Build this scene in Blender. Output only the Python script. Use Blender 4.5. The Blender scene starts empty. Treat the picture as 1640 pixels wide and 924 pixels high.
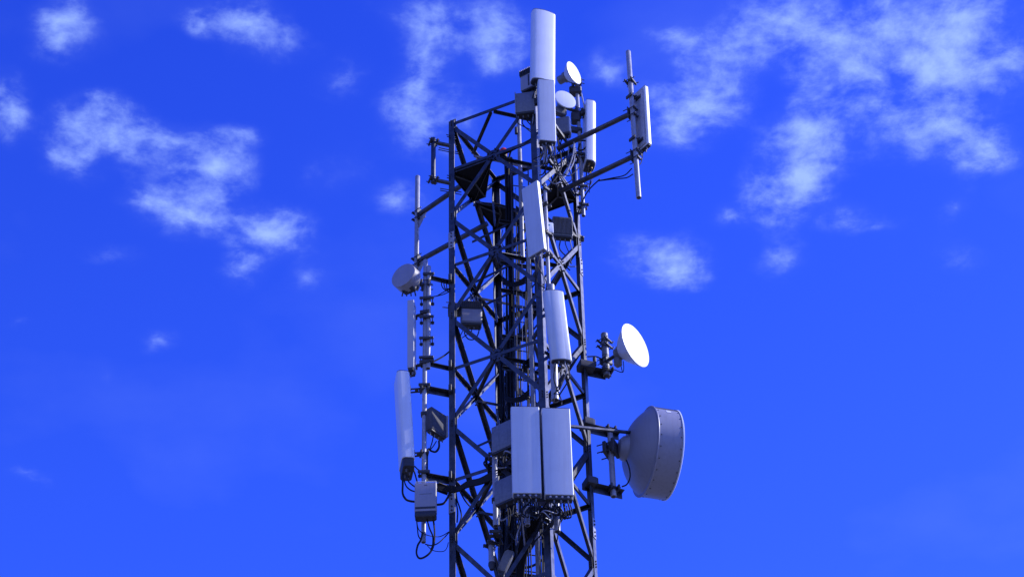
import bpy, bmesh, math, random
from mathutils import Vector, Matrix
R = math.radians
random.seed(7)
scn = bpy.context.scene
col = scn.collection

# ------------------------------------------------------------------ camera
W_PX, H_PX, F_PX = 1640.0, 924.0, 3985.5           # photograph size and focal length in its pixels
U = 0.8                                            # half the side of the tower (m)
CAM = Vector((0.0, -37.5389 * U, 1.6))
TOP = 1.6 + 38.2716 * U                            # height of the tower head
YAW, PITCH, ROLL = -0.0034, 0.7350, -0.0240
fw = Vector((math.sin(YAW) * math.cos(PITCH), math.cos(YAW) * math.cos(PITCH), math.sin(PITCH)))
rt0 = Vector((math.cos(YAW), -math.sin(YAW), 0)); up0 = rt0.cross(fw)
rt = rt0 * math.cos(ROLL) + up0 * math.sin(ROLL)
up = up0 * math.cos(ROLL) - rt0 * math.sin(ROLL)
cd = bpy.data.cameras.new('camera'); cam = bpy.data.objects.new('camera', cd); col.objects.link(cam)
cam.matrix_world = Matrix(((rt.x, up.x, -fw.x, CAM.x), (rt.y, up.y, -fw.y, CAM.y), (rt.z, up.z, -fw.z, CAM.z), (0, 0, 0, 1)))
cd.sensor_width = 36; cd.lens = F_PX / W_PX * 36; cd.clip_start = 0.1; cd.clip_end = 6000
scn.camera = cam

def ray(px, py):
    return fw * F_PX + rt * (px - W_PX / 2) - up * (py - H_PX / 2)
def at(px, py, Y):                                 # point taken from image pixels: sight line through a photo pixel met with the vertical plane y = Y
    d = ray(px, py); return CAM + d * ((Y - CAM.y) / d.y)

# ------------------------------------------------------------------ sun, sky, exposure
SUN_AZ, SUN_EL = R(2), R(38)                       # azimuth from +x towards +y
sd = bpy.data.lights.new('sun', 'SUN'); sun = bpy.data.objects.new('sun', sd); col.objects.link(sun)
sd.energy = 5.0; sd.angle = R(0.5); sd.color = (1.0, 0.97, 0.93)
sdir = Vector((math.cos(SUN_EL) * math.cos(SUN_AZ), math.cos(SUN_EL) * math.sin(SUN_AZ), math.sin(SUN_EL)))
sun.rotation_euler = sdir.to_track_quat('Z', 'Y').to_euler(); sun.location = (60, 0, 60)
vs = scn.view_settings
vs.view_transform = 'Standard'; vs.look = 'None'; vs.gamma = 1; vs.exposure = 0.0; vs.use_curve_mapping = False

world = bpy.data.worlds.new('World'); scn.world = world; world.use_nodes = True
wt = world.node_tree; wt.nodes.clear()
def WN(t, **k):
    n = wt.nodes.new(t)
    for a, v in k.items(): setattr(n, a, v)
    return n
def wl(a, b): wt.links.new(a, b)
SKY_STRENGTH = 0.1
wout = WN('ShaderNodeOutputWorld'); bg = WN('ShaderNodeBackground'); bg.inputs[1].default_value = SKY_STRENGTH
sky = WN('ShaderNodeTexSky', sky_type='NISHITA', sun_disc=False, sun_elevation=SUN_EL, sun_rotation=R(90) - SUN_AZ)
sky.altitude = 200; sky.air_density = 1.0; sky.dust_density = 2.2; sky.ozone_density = 3.0
tint = WN('ShaderNodeVectorMath', operation='MULTIPLY'); tint.inputs[1].default_value = (0.275, 0.66, 3.7)
zs = WN('ShaderNodeSeparateXYZ'); zt = WN('ShaderNodeTexCoord'); wl(zt.outputs['Generated'], zs.inputs[0])
zm = WN('ShaderNodeMapRange'); zm.inputs[1].default_value = .50; zm.inputs[2].default_value = .80; wl(zs.outputs[2], zm.inputs[0])
zk = WN('ShaderNodeMix', data_type='RGBA'); zk.inputs[6].default_value = (1.5, 1.32, 1.10, 1); zk.inputs[7].default_value = (.72, .76, .86, 1); wl(zm.outputs[0], zk.inputs[0])
deep = WN('ShaderNodeVectorMath', operation='MULTIPLY'); wl(sky.outputs[0], deep.inputs[0]); wl(zk.outputs[2], deep.inputs[1])
wl(deep.outputs[0], tint.inputs[0])
# a sheet of broken cloud one unit overhead: direction -> point on that sheet
geo = WN('ShaderNodeTexCoord'); sep = WN('ShaderNodeSeparateXYZ'); wl(geo.outputs['Generated'], sep.inputs[0])
zc = WN('ShaderNodeMath', operation='MAXIMUM'); wl(sep.outputs[2], zc.inputs[0]); zc.inputs[1].default_value = 0.06
dx = WN('ShaderNodeMath', operation='DIVIDE'); wl(sep.outputs[0], dx.inputs[0]); wl(zc.outputs[0], dx.inputs[1])
dy = WN('ShaderNodeMath', operation='DIVIDE'); wl(sep.outputs[1], dy.inputs[0]); wl(zc.outputs[0], dy.inputs[1])
sheet = WN('ShaderNodeCombineXYZ'); wl(dx.outputs[0], sheet.inputs[0]); wl(dy.outputs[0], sheet.inputs[1])
# ragged edges: the sheet is warped before the cloud patches are laid on it
warp = WN('ShaderNodeTexNoise'); warp.inputs['Scale'].default_value = 14; warp.inputs['Detail'].default_value = 3; warp.inputs['Roughness'].default_value = .55
wl(sheet.outputs[0], warp.inputs['Vector'])
w1 = WN('ShaderNodeVectorMath', operation='SUBTRACT'); wl(warp.outputs['Color'], w1.inputs[0]); w1.inputs[1].default_value = (.5, .5, .5)
w2 = WN('ShaderNodeVectorMath', operation='SCALE'); wl(w1.outputs[0], w2.inputs[0]); w2.inputs['Scale'].default_value = 0.040
w3 = WN('ShaderNodeVectorMath', operation='ADD'); wl(sheet.outputs[0], w3.inputs[0]); wl(w2.outputs[0], w3.inputs[1])
def on_sheet(px, py):
    d = ray(px, py); return Vector((d.x / d.z, d.y / d.z))
# cloud patches: centre, half width and half height (as seen from the camera), tilt, density
PATCH = [(95, 40, 55, 60, 0, .8), (25, 165, 48, 58, 0, .6), (395, 38, 100, 42, 22, .75), (310, 30, 40, 30, 0, .5),
         (142, 200, 50, 60, 20, .52), (195, 215, 75, 48, 10, .68), (120, 258, 45, 40, 0, .45), (285, 216, 90, 28, 5, .52), (335, 268, 72, 50, 5, 1.0),
         (290, 335, 95, 50, 25, .62), (428, 376, 58, 50, -30, .95), (395, 430, 40, 40, 0, .45), (385, 210, 40, 22, 0, .4), (250, 320, 60, 26, 10, .35),
         (170, 165, 60, 22, 0, .2), (670, 30, 60, 60, 0, .42), (680, 120, 50, 100, 5, .45), (695, 185, 70, 65, 0, .6), (800, 50, 85, 60, 10, .7), (790, 95, 40, 45, 0, .35),
         (640, 315, 40, 38, -30, .45), (540, 270, 50, 60, 30, .22), (555, 125, 45, 40, 30, .25), (500, 445, 26, 24, 0, .25), (180, 412, 50, 18, 0, .2), (258, 545, 36, 20, 0, .3),
         (1130, 140, 85, 85, 0, .58), (1080, 190, 70, 65, 0, .5), (1150, 90, 60, 40, -20, .42), (1060, 60, 60, 40, 0, .25), (975, 105, 50, 40, 0, .32),
         (1270, 40, 95, 70, 15, .85), (1350, 110, 85, 65, -15, .8), (1435, 40, 95, 65, 10, .62), (1560, 40, 110, 75, 0, .72), (1500, 110, 90, 60, 25, .7), (1590, 120, 80, 60, 0, .5),
         (1505, 205, 90, 70, 30, .72), (1580, 250, 60, 50, 20, .5), (1300, 225, 85, 62, -15, .92), (1255, 310, 80, 58, 0, .68), (1310, 280, 40, 40, 0, .5),
         (1160, 345, 40, 22, 10, .38), (1365, 340, 42, 32, -20, .38), (1258, 412, 48, 36, 10, .42), (1055, 408, 75, 42, 15, .62), (1085, 435, 40, 30, 0, .5),
         (1400, 365, 40, 20, 0, .2), (1530, 410, 50, 26, 20, .26), (1515, 340, 35, 40, 20, .22), (1420, 180, 50, 40, 0, .3), (60, 765, 40, 20, 25, .18), (160, 600, 25, 18, 0, .15), (35, 520, 30, 14, 0, .12)]
acc = None
for (px, py, rx, ry, tl, den) in PATCH:
    c = on_sheet(px, py)
    e1 = (on_sheet(px + 10, py) - c) / 10; e2 = (on_sheet(px, py + 10) - c) / 10
    ct, st = math.cos(R(tl)), math.sin(R(tl))
    a1 = (e1 * ct + e2 * st) * rx * 1.62; a2 = (e2 * ct - e1 * st) * ry * 1.62
    mp = WN('ShaderNodeMapping', vector_type='TEXTURE'); wl(w3.outputs[0], mp.inputs[0])
    mp.inputs[1].default_value = (c.x, c.y, 0); mp.inputs[2].default_value = (0, 0, math.atan2(a1.y, a1.x)); mp.inputs[3].default_value = (a1.length, a2.length, 1)
    gr = WN('ShaderNodeTexGradient', gradient_type='QUADRATIC_SPHERE'); wl(mp.outputs[0], gr.inputs[0])
    ma = WN('ShaderNodeMath', operation='MULTIPLY_ADD'); wl(gr.outputs['Fac'], ma.inputs[0]); ma.inputs[1].default_value = den * 1.38
    if acc is None: ma.inputs[2].default_value = 0.0
    else: wl(acc, ma.inputs[2])
    acc = ma.outputs[0]
n1 = WN('ShaderNodeTexNoise'); n1.inputs['Scale'].default_value = 36; n1.inputs['Detail'].default_value = 9; n1.inputs['Roughness'].default_value = .6; n1.inputs['Distortion'].default_value = .15
wl(sheet.outputs[0], n1.inputs['Vector'])
n3 = WN('ShaderNodeMath', operation='MULTIPLY_ADD'); wl(n1.outputs['Fac'], n3.inputs[0]); n3.inputs[1].default_value = 2.6; n3.inputs[2].default_value = -1.3
n5 = WN('ShaderNodeTexNoise'); n5.inputs['Scale'].default_value = 90; n5.inputs['Detail'].default_value = 8; n5.inputs['Roughness'].default_value = .62; wl(w3.outputs[0], n5.inputs['Vector'])
n6 = WN('ShaderNodeMath', operation='MULTIPLY_ADD'); wl(n5.outputs['Fac'], n6.inputs[0]); n6.inputs[1].default_value = .75; n6.inputs[2].default_value = -.375
n7 = WN('ShaderNodeMath', operation='ADD'); wl(n3.outputs[0], n7.inputs[0]); wl(n6.outputs[0], n7.inputs[1])
n4 = WN('ShaderNodeMath', operation='ADD'); wl(n7.outputs[0], n4.inputs[0]); wl(acc, n4.inputs[1])
nm = WN('ShaderNodeMapRange', interpolation_type='SMOOTHSTEP'); nm.inputs[1].default_value = .0; nm.inputs[2].default_value = 1.7; wl(n4.outputs[0], nm.inputs[0])
ed = WN('ShaderNodeMapRange', interpolation_type='SMOOTHSTEP'); ed.inputs[1].default_value = .0; ed.inputs[2].default_value = .40; wl(acc, ed.inputs[0])
cm0 = WN('ShaderNodeMath', operation='MULTIPLY'); wl(nm.outputs[0], cm0.inputs[0]); wl(ed.outputs[0], cm0.inputs[1])
# thin veil round every patch
vl = WN('ShaderNodeMath', operation='MULTIPLY'); wl(ed.outputs[0], vl.inputs[0]); wl(n5.outputs['Fac'], vl.inputs[1])
vm = WN('ShaderNodeMath', operation='MULTIPLY'); wl(vl.outputs[0], vm.inputs[0]); wl(n1.outputs['Fac'], vm.inputs[1])
cm = WN('ShaderNodeMath', operation='MULTIPLY_ADD'); wl(vm.outputs[0], cm.inputs[0]); cm.inputs[1].default_value = .22; wl(cm0.outputs[0], cm.inputs[2])
# thin cloud over the rest of the sky
n2 = WN('ShaderNodeTexNoise'); n2.inputs['Scale'].default_value = 3.2; n2.inputs['Detail'].default_value = 6; wl(sheet.outputs[0], n2.inputs['Vector'])
th = WN('ShaderNodeMapRange', clamp=True); th.inputs[1].default_value = .52; th.inputs[2].default_value = .9; th.inputs[3].default_value = 0; th.inputs[4].default_value = .2
wl(n2.outputs['Fac'], th.inputs[0])
# broken cloud bank added unseen behind the camera for neutral light on the panels
nb = WN('ShaderNodeTexNoise'); nb.inputs['Scale'].default_value = 2.4; nb.inputs['Detail'].default_value = 7; wl(sheet.outputs[0], nb.inputs['Vector'])
bk = WN('ShaderNodeMapRange', interpolation_type='SMOOTHSTEP'); bk.inputs[1].default_value = .40; bk.inputs[2].default_value = .60; wl(nb.outputs['Fac'], bk.inputs[0])
by = WN('ShaderNodeMapRange', interpolation_type='SMOOTHSTEP'); by.inputs[1].default_value = -.75; by.inputs[2].default_value = -1.25; wl(dy.outputs[0], by.inputs[0])
bm_ = WN('ShaderNodeMath', operation='MULTIPLY'); wl(bk.outputs[0], bm_.inputs[0]); wl(by.outputs[0], bm_.inputs[1])
ca = WN('ShaderNodeMath', operation='ADD', use_clamp=True); wl(cm.outputs[0], ca.inputs[0])
cb = WN('ShaderNodeMath', operation='ADD', use_clamp=True); wl(th.outputs[0], cb.inputs[0]); wl(bm_.outputs[0], cb.inputs[1]); wl(cb.outputs[0], ca.inputs[1])
cx = WN('ShaderNodeMath', operation='MULTIPLY'); wl(ca.outputs[0], cx.inputs[0]); cx.inputs[1].default_value = .85
cmix = WN('ShaderNodeMix', data_type='RGBA'); wl(cx.outputs[0], cmix.inputs[0]); wl(tint.outputs[0], cmix.inputs[6])
cmix.inputs[7].default_value = (4.3, 6.2, 12.2, 1)
wl(cmix.outputs[2], bg.inputs[0]); wl(bg.outputs[0], wout.inputs[0])

# ------------------------------------------------------------------ materials
def material(name, base, rough=.5, metal=0.0, var=.12, scale=18, streak=0.0, bump=0.0, spec=.5, dirt=None):
    m = bpy.data.materials.new(name); m.use_nodes = True; t = m.node_tree; b = t.nodes['Principled BSDF']
    b.inputs['Roughness'].default_value = rough; b.inputs['Metallic'].default_value = metal
    b.inputs['Specular IOR Level'].default_value = spec
    tc = t.nodes.new('ShaderNodeTexCoord')
    n = t.nodes.new('ShaderNodeTexNoise'); n.inputs['Scale'].default_value = scale; n.inputs['Detail'].default_value = 5; n.inputs['Roughness'].default_value = .6
    t.links.new(tc.outputs['Object'], n.inputs['Vector'])
    r = t.nodes.new('ShaderNodeValToRGB'); r.color_ramp.elements[0].position = .3; r.color_ramp.elements[1].position = .72
    lo = [max(0, c * (1 - var)) for c in base]; hi = [min(1, c * (1 + var)) for c in base]
    r.color_ramp.elements[0].color = (*lo, 1); r.color_ramp.elements[1].color = (*hi, 1)
    t.links.new(n.outputs['Fac'], r.inputs['Fac']); out = r.outputs[0]
    if streak:                                     # rain streaks and grime, long in z
        mp = t.nodes.new('ShaderNodeMapping'); mp.inputs[3].default_value = (22, 22, 1.1); t.links.new(tc.outputs['Object'], mp.inputs[0])
        s = t.nodes.new('ShaderNodeTexNoise'); s.inputs['Scale'].default_value = 1.0; s.inputs['Detail'].default_value = 4; t.links.new(mp.outputs[0], s.inputs['Vector'])
        sr = t.nodes.new('ShaderNodeMapRange'); sr.inputs[1].default_value = .48; sr.inputs[2].default_value = .78; sr.inputs[4].default_value = streak; t.links.new(s.outputs['Fac'], sr.inputs[0])
        mx = t.nodes.new('ShaderNodeMix'); mx.data_type = 'RGBA'; t.links.new(sr.outputs[0], mx.inputs[0]); t.links.new(out, mx.inputs[6])
        dc = dirt or [c * .45 for c in base]; mx.inputs[7].default_value = (*dc, 1); out = mx.outputs[2]
    t.links.new(out, b.inputs['Base Color'])
    rr = t.nodes.new('ShaderNodeMapRange'); rr.inputs[3].default_value = max(.05, rough - .12); rr.inputs[4].default_value = min(1, rough + .12)
    t.links.new(n.outputs['Fac'], rr.inputs[0]); t.links.new(rr.outputs[0], b.inputs['Roughness'])
    if bump:
        bp = t.nodes.new('ShaderNodeBump'); bp.inputs['Strength'].default_value = bump; bp.inputs['Distance'].default_value = .004
        t.links.new(n.outputs['Fac'], bp.inputs['Height']); t.links.new(bp.outputs[0], b.inputs['Normal'])
    return m
STEEL = material('weathered_galvanised_steel', (.088, .090, .100), .44, .9, .35, 9, .4, spec=.5)
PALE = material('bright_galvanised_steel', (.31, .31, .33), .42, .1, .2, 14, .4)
CLAMP = material('dull_clamp_steel', (.05, .05, .055), .55, .1, .3, 25, spec=.3)
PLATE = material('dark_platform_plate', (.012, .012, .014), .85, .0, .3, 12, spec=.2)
WHITE = material('white_radome_plastic', (.70, .72, .74), .38, 0, .05, 3, .30, dirt=(.50, .50, .50))
GREY = material('grey_radome_plastic', (.58, .60, .61), .42, 0, .05, 3, .35, dirt=(.42, .42, .42))
SHELL = material('painted_dish_aluminium', (.26, .26, .31), .45, .0, .03, 5, .25)
STAIN = material('stained_aluminium_back', (.40, .40, .42), .5, .1, .12, 9, .75)
MIST = material('mid_grey_radome', (.42, .42, .45), .5, 0, .06, 6, .2)
DIM = material('dusty_grey_radome', (.30, .29, .32), .5, 0, .06, 6, .2)
SHADED = material('tower_shaded_casing', (.075, .078, .092), .6, .0, .2, 14, .3, spec=.08)  # darkened in place of the tower's shade on the radio box
CAST = material('cast_aluminium', (.17, .172, .185), .5, .05, .2, 20, .35)
FIN = material('grey_heat_sink', (.12, .125, .14), .55, .05, .2, 16, .3)
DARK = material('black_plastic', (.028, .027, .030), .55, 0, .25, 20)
BLACK = material('black_cable_jacket', (.010, .010, .012), .6, 0, .2, 30, spec=.25)
TAN = material('brass_connector', (.48, .30, .09), .4, .7, .2, 30)
RED = material('red_beacon_glass', (.75, .06, .025), .25, 0, .1, 10)
TEAL = material('teal_sticker', (.02, .22, .22), .5, 0, .05, 10)
LABEL = material('pale_sticker_and_lit_side', (.62, .62, .66), .5, 0, .08, 30)
RUST = material('rusty_stain', (.30, .15, .05), .8, 0, .3, 40)
WIRE = material('thin_steel_wire', (.12, .12, .13), .5, .5, .1, 20)

# ------------------------------------------------------------------ mesh helpers
def az_vec(a): return Vector((math.cos(R(a)), math.sin(R(a)), 0))
def frame(n, u=Vector((0, 0, 1))):                 # columns: side, front normal, up
    u = u.normalized(); s = u.cross(n).normalized(); n = s.cross(u).normalized()
    return s, n, u
class MB:
    def __init__(s): s.bm = bmesh.new(); s.mi = 0
    def face(s, vs, smooth=False):
        try: f = s.bm.faces.new(vs)
        except ValueError: return
        f.material_index = s.mi; f.smooth = smooth
    def loft(s, rings, smooth=True, cap=True):
        V = [[s.bm.verts.new(p) for p in r] for r in rings]; n = len(V[0])
        for a, b in zip(V, V[1:]):
            for i in range(n): s.face((a[i], a[(i + 1) % n], b[(i + 1) % n], b[i]), smooth)
        if cap: s.face(V[0][::-1], smooth); s.face(V[-1], smooth)
    def prism(s, poly, a, b):                      # polygon (list of points round a) swept from a to b
        d = b - a; s.loft([[p for p in poly], [p + d for p in poly]], False)
    def box(s, c, sz, fr=None, bevel=0.0):
        X, Y, Z = fr or (Vector((1, 0, 0)), Vector((0, 1, 0)), Vector((0, 0, 1)))
        hx, hy, hz = sz[0] / 2, sz[1] / 2, sz[2] / 2; e = min(bevel, hx * .9, hy * .9, hz * .9)
        def ring(ix, iy, z):
            if e <= 0: return [c + X * a * ix + Y * b * iy + Z * z for a, b in ((-1, -1), (1, -1), (1, 1), (-1, 1))]
            return [c + X * a + Y * b + Z * z for a, b in ((-ix + e, -iy), (ix - e, -iy), (ix, -iy + e), (ix, iy - e), (ix - e, iy), (-ix + e, iy), (-ix, iy - e), (-ix, -iy + e))]
        if e <= 0: s.loft([ring(hx, hy, -hz), ring(hx, hy, hz)], False)
        else: s.loft([ring(hx - e * .6, hy - e * .6, -hz), ring(hx, hy, -hz + e), ring(hx, hy, hz - e), ring(hx - e * .6, hy - e * .6, hz)], True)
    def bar(s, p, q, w, t, nrm):                   # flat bar, w across, t along nrm
        u = (q - p); L = u.length; u.normalize(); side = u.cross(nrm).normalized(); n = side.cross(u)
        s.box((p + q) / 2, (w, t, L), (side, n, u))
    def angle(s, p, q, w, t, n1, flip=1):          # L-section: one flange square to n1 (outer face at p), one standing along -n1
        u = (q - p).normalized(); side = u.cross(n1).normalized() * flip; n = n1 - u * n1.dot(u); n.normalize()
        pts = [(-w / 2, 0), (w / 2, 0), (w / 2, -t), (-w / 2 + t, -t), (-w / 2 + t, -w), (-w / 2, -w)]
        s.loft([[e + side * a + n * b for a, b in pts] for e in (p, q)], False)
    def tube(s, pts, r, seg=8, cap=True, smooth=True):
        pts = [Vector(p) for p in pts]; rs = r if isinstance(r, (list, tuple)) else [r] * len(pts)
        d = (pts[1] - pts[0]).normalized(); ref = Vector((0, 0, 1)) if abs(d.z) < .9 else Vector((1, 0, 0))
        x = d.cross(ref).normalized(); rings = []
        for i, p in enumerate(pts):
            a = pts[max(0, i - 1)]; b = pts[min(len(pts) - 1, i + 1)]; d = (b - a)
            if d.length < 1e-6: d = Vector((0, 0, 1))
            d.normalize(); x = (x - d * x.dot(d)).normalized(); y = d.cross(x)
            rings.append([p + (x * math.cos(k * 2 * math.pi / seg) + y * math.sin(k * 2 * math.pi / seg)) * rs[i] for k in range(seg)])
        s.loft(rings, smooth, cap)
    def lathe(s, c, ax, prof, seg=48):             # prof: (distance along ax, radius)
        ax = ax.normalized(); ref = Vector((0, 0, 1)) if abs(ax.z) < .9 else Vector((1, 0, 0))
        x = ax.cross(ref).normalized(); y = ax.cross(x)
        s.loft([[c + ax * h + (x * math.cos(k * 2 * math.pi / seg) + y * math.sin(k * 2 * math.pi / seg)) * max(r, 1e-4) for k in range(seg)] for h, r in prof], True)
    def build(s, name, mat, parent=None, sharp=32):
        me = bpy.data.meshes.new(name); o = bpy.data.objects.new(name, me); col.objects.link(o)
        bmesh.ops.recalc_face_normals(s.bm, faces=s.bm.faces)
        if parent:
            root = parent
            while root.parent: root = root.parent
            o.parent = parent; bmesh.ops.translate(s.bm, verts=s.bm.verts, vec=-root.location)
        s.bm.to_mesh(me); s.bm.free()
        for m in (mat if isinstance(mat, (list, tuple)) else [mat]): me.materials.append(m)
        me.set_sharp_from_angle(angle=R(sharp))
        return o
def smooth_path(ps, n=7):                          # Catmull-Rom through the points
    ps = [Vector(p) for p in ps]; q = [ps[0] * 2 - ps[1]] + ps + [ps[-1] * 2 - ps[-2]]; out = []
    for i in range(1, len(q) - 2):
        a, b, c, d = q[i - 1:i + 3]
        for k in range(n):
            t = k / n
            out.append(.5 * ((2 * b) + (c - a) * t + (2 * a - 5 * b + 4 * c - d) * t * t + (3 * b - a - 3 * c + d) * t ** 3))
    return out + [ps[-1]]
def thing(name, loc, label, cat, group=None):
    o = bpy.data.objects.new(name, None); col.objects.link(o); o.location = loc; o.empty_display_size = .1
    o['label'] = label; o['category'] = cat
    if group: o['group'] = group
    return o
def tag(o, label, cat, group=None):
    o['label'] = label; o['category'] = cat
    if group: o['group'] = group
    return o
def structure(name, mb, mat): o = mb.build(name, mat); o['kind'] = 'structure'; return o
def P(fn, name, mat, parent, sharp=32):
    b = MB(); fn(b); return b.build(name, mat, parent, sharp)
def section(w, d, rf, rb, bulge=0.0, n=6):         # rounded panel section: a across, b front(0) to back(-d); bulge arches the front
    pts = []
    for cx, cy, r, a0 in ((w / 2, 0, rf, 90), (w / 2, -d, rb, 0), (-w / 2, -d, rb, -90), (-w / 2, 0, rf, 180)):
        sx = 1 if cx > 0 else -1; sy = 1 if cy == 0 else -1
        ox, oy = cx - sx * r, cy - sy * r
        for k in range(n + 1):
            t = R(a0 - 90 * k / n); pts.append([ox + r * math.cos(t), oy + r * math.sin(t)])
    if bulge:
        m = 10; pts += []
        front = [[-(w / 2 - rf) + (w - 2 * rf) * k / m, 0] for k in range(1, m)]
        pts = pts + front
        for p in pts:
            if p[1] > -d * .6: p[1] -= bulge * (2 * p[0] / w) ** 2
    return pts

# ------------------------------------------------------------------ ground
b = MB(); S = 2600
b.loft([[Vector((x, y, z)) for x, y in ((-S, -S), (S, -S), (S, S), (-S, S))] for z in (-1, 0)], False)
g = structure('ground', b, material('dry_pale_soil', (.13, .13, .12), .9, 0, .25, .35))

# ------------------------------------------------------------------ the lattice tower
PHI = 198.97; HW = U * math.sqrt(2); STEP = 1.36960 * U
def leg_xy(i): return az_vec(PHI + 90 * i) * (HW + (.048 if i % 4 == 0 else 0))
def lev(k): return TOP - STEP * k
def legp(i, k): v = leg_xy(i % 4); return Vector((v.x, v.y, lev(k)))
def fnorm(i): return az_vec(PHI + 90 * i + 45)      # outward normal of the face between leg i and leg i+1
def mid(i, k): return (legp(i, k) + legp(i + 1, k)) / 2
tower = thing('lattice_tower', (0, 0, 0), 'tall square lattice tower of galvanised steel angles carrying all the antennas', 'tower')
LW, LT = .105, .011
for i in range(4):
    b = MB(); c = leg_xy(i); d1 = (leg_xy((i + 1) % 4) - c).normalized(); d2 = (leg_xy((i + 3) % 4) - c).normalized()
    pts = [(0, 0), (LW, 0), (LW, LT), (LT, LT), (LT, LW), (0, LW)]
    b.loft([[Vector((c.x, c.y, 0)) + d1 * x + d2 * y + Vector((0, 0, z)) for x, y in pts] for z in (0.0, TOP + .06)], False)
    lg = b.build('leg', STEEL, tower)
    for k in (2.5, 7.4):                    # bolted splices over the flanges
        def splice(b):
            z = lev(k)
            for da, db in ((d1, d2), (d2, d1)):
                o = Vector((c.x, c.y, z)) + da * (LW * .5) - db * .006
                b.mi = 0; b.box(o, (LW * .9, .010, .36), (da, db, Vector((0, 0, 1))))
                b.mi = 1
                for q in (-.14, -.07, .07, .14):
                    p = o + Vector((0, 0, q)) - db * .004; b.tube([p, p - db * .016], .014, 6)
        P(splice, 'splice_plate', [PALE, CLAMP], lg)  # plates take the paler steel for the sunlight on them
NLEV = 10
BW, BT = .072, .008
def brace(p, q, n, off, flip=1, w=BW, shrink=.05):
    u = (q - p).normalized(); p = p + u * shrink - n * off; q = q - u * shrink - n * off
    return lambda b: b.angle(p, q, w, BT, n, flip)
for i in range(4):
    n = fnorm(i)
    for k in range(NLEV):
        for s_, L in ((1, i), (-1, i + 1)):
            A, B = (legp(L, k), mid(i, k + 1)) if k % 2 == 0 else (legp(L, k + 1), mid(i, k))
            P(brace(A, B, n, .013 + .003 * (s_ > 0), s_), 'diagonal_brace', STEEL, tower)
    for k in [0] + list(range(1, NLEV, 2)):
        P(brace(legp(i, k), legp(i + 1, k), n, .022, 1, .062, .03), 'horizontal_beam', STEEL, tower)
        P(brace(mid(i, k), mid(i + 1, k), Vector((0, 0, 1)), .035, 1, .05, .04), 'plan_brace', STEEL, tower)
        if k:
            m = mid(i, k); s, _, u = frame(n)
            def gusset(b):
                c = m - n * .034; b.mi = 0
                b.prism([c + s * x + u * z for x, z in ((-.12, -.08), (-.07, -.13), (.07, -.13), (.12, -.08), (.12, .08), (.07, .13), (-.07, .13), (-.12, .08))], c, c - n * .01)
                b.mi = 1
                for x, z in ((-.09, .07), (-.05, .10), (.05, .10), (.09, .07), (-.09, -.07), (-.05, -.10), (.05, -.10), (.09, -.07)):
                    q = m + s * x + u * z; b.tube([q - n * .05, q + n * .012], .013, 6)
            P(gusset, 'gusset_plate', [STEEL, CLAMP], tower)
    for k in range(0, NLEV + 1, 2):
        m = legp(i, k)
        def tab(b):                                 # bolted leg joint
            for f, d in ((i, 1), (i - 1, -1)):
                nn = fnorm(f); ss = (legp(f + 1, k) - legp(f, k)).normalized() * d
                b.mi = 0; b.box(m + ss * .075 - nn * .028, (.10, .009, .20), (ss, nn, Vector((0, 0, 1))))
                b.mi = 1
                for z in (-.05, 0, .05): b.tube([m + ss * .05 + Vector((0, 0, z)) + nn * .018, m + ss * .05 + Vector((0, 0, z)) - nn * .04], .012, 6)
        P(tab, 'leg_joint_plate', [STEEL, CLAMP], tower)
b = MB()                                            # the same bracing on down to the ground, below the picture
k = NLEV
while lev(k + 2) > .5:
    for i in range(4):
        n = fnorm(i)
        for L in (i, i + 1):
            for A, B in ((legp(L, k), mid(i, k + 1)), (legp(L, k + 2), mid(i, k + 1))): brace(A, B, n, .013)(b)
        brace(legp(i, k + 1), legp(i + 1, k + 1), n, .022)(b)
    k += 2
o = b.build('lower_bracing', STEEL, tower); o['kind'] = 'stuff'
# platform plates at the first brace level
zc_ = lev(1) - .06
def plate(pts, th=.02):
    return lambda b: b.loft([[Vector((p.x, p.y, z)) for p in pts] for z in (zc_, zc_ + th)], False)
def inset(pts, f=.035):
    c = sum((Vector((p.x, p.y, 0)) for p in pts), Vector()) / len(pts)
    return [Vector((p.x, p.y, 0)) + (c - Vector((p.x, p.y, 0))).normalized() * f for p in pts]
ctr = Vector((0, 0, 0))
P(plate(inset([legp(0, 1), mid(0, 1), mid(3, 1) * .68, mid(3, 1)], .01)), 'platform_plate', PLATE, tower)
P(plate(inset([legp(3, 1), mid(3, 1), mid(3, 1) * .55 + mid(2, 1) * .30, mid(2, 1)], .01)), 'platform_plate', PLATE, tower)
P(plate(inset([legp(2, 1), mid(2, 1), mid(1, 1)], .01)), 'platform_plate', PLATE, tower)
def edging(pts):                                    # folded edges and stiffeners of the plates
    def f(b):
        for a, c in zip(pts, pts[1:] + pts[:1]):
            a = Vector((a.x, a.y, zc_ - .012)); c = Vector((c.x, c.y, zc_ - .012)); b.bar(a, c, .035, .006, ((a + c) / 2 - Vector((0, 0, zc_))).normalized())
        m = sum(pts, Vector()) / len(pts)
        for a in pts[:3]: b.bar(Vector((a.x, a.y, zc_ - .02)), Vector((m.x, m.y, zc_ - .02)), .03, .03, Vector((0, 0, 1)))
    return f
for pts in ([legp(0, 1), mid(0, 1), mid(3, 1) * .68, mid(3, 1)], [legp(3, 1), mid(3, 1), mid(3, 1) * .55 + mid(2, 1) * .30, mid(2, 1)], [legp(2, 1), mid(2, 1), mid(1, 1)]):
    P(edging([Vector((p.x, p.y, 0)) for p in inset(pts, .03)]), 'platform_frame', STEEL, tower)
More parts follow.
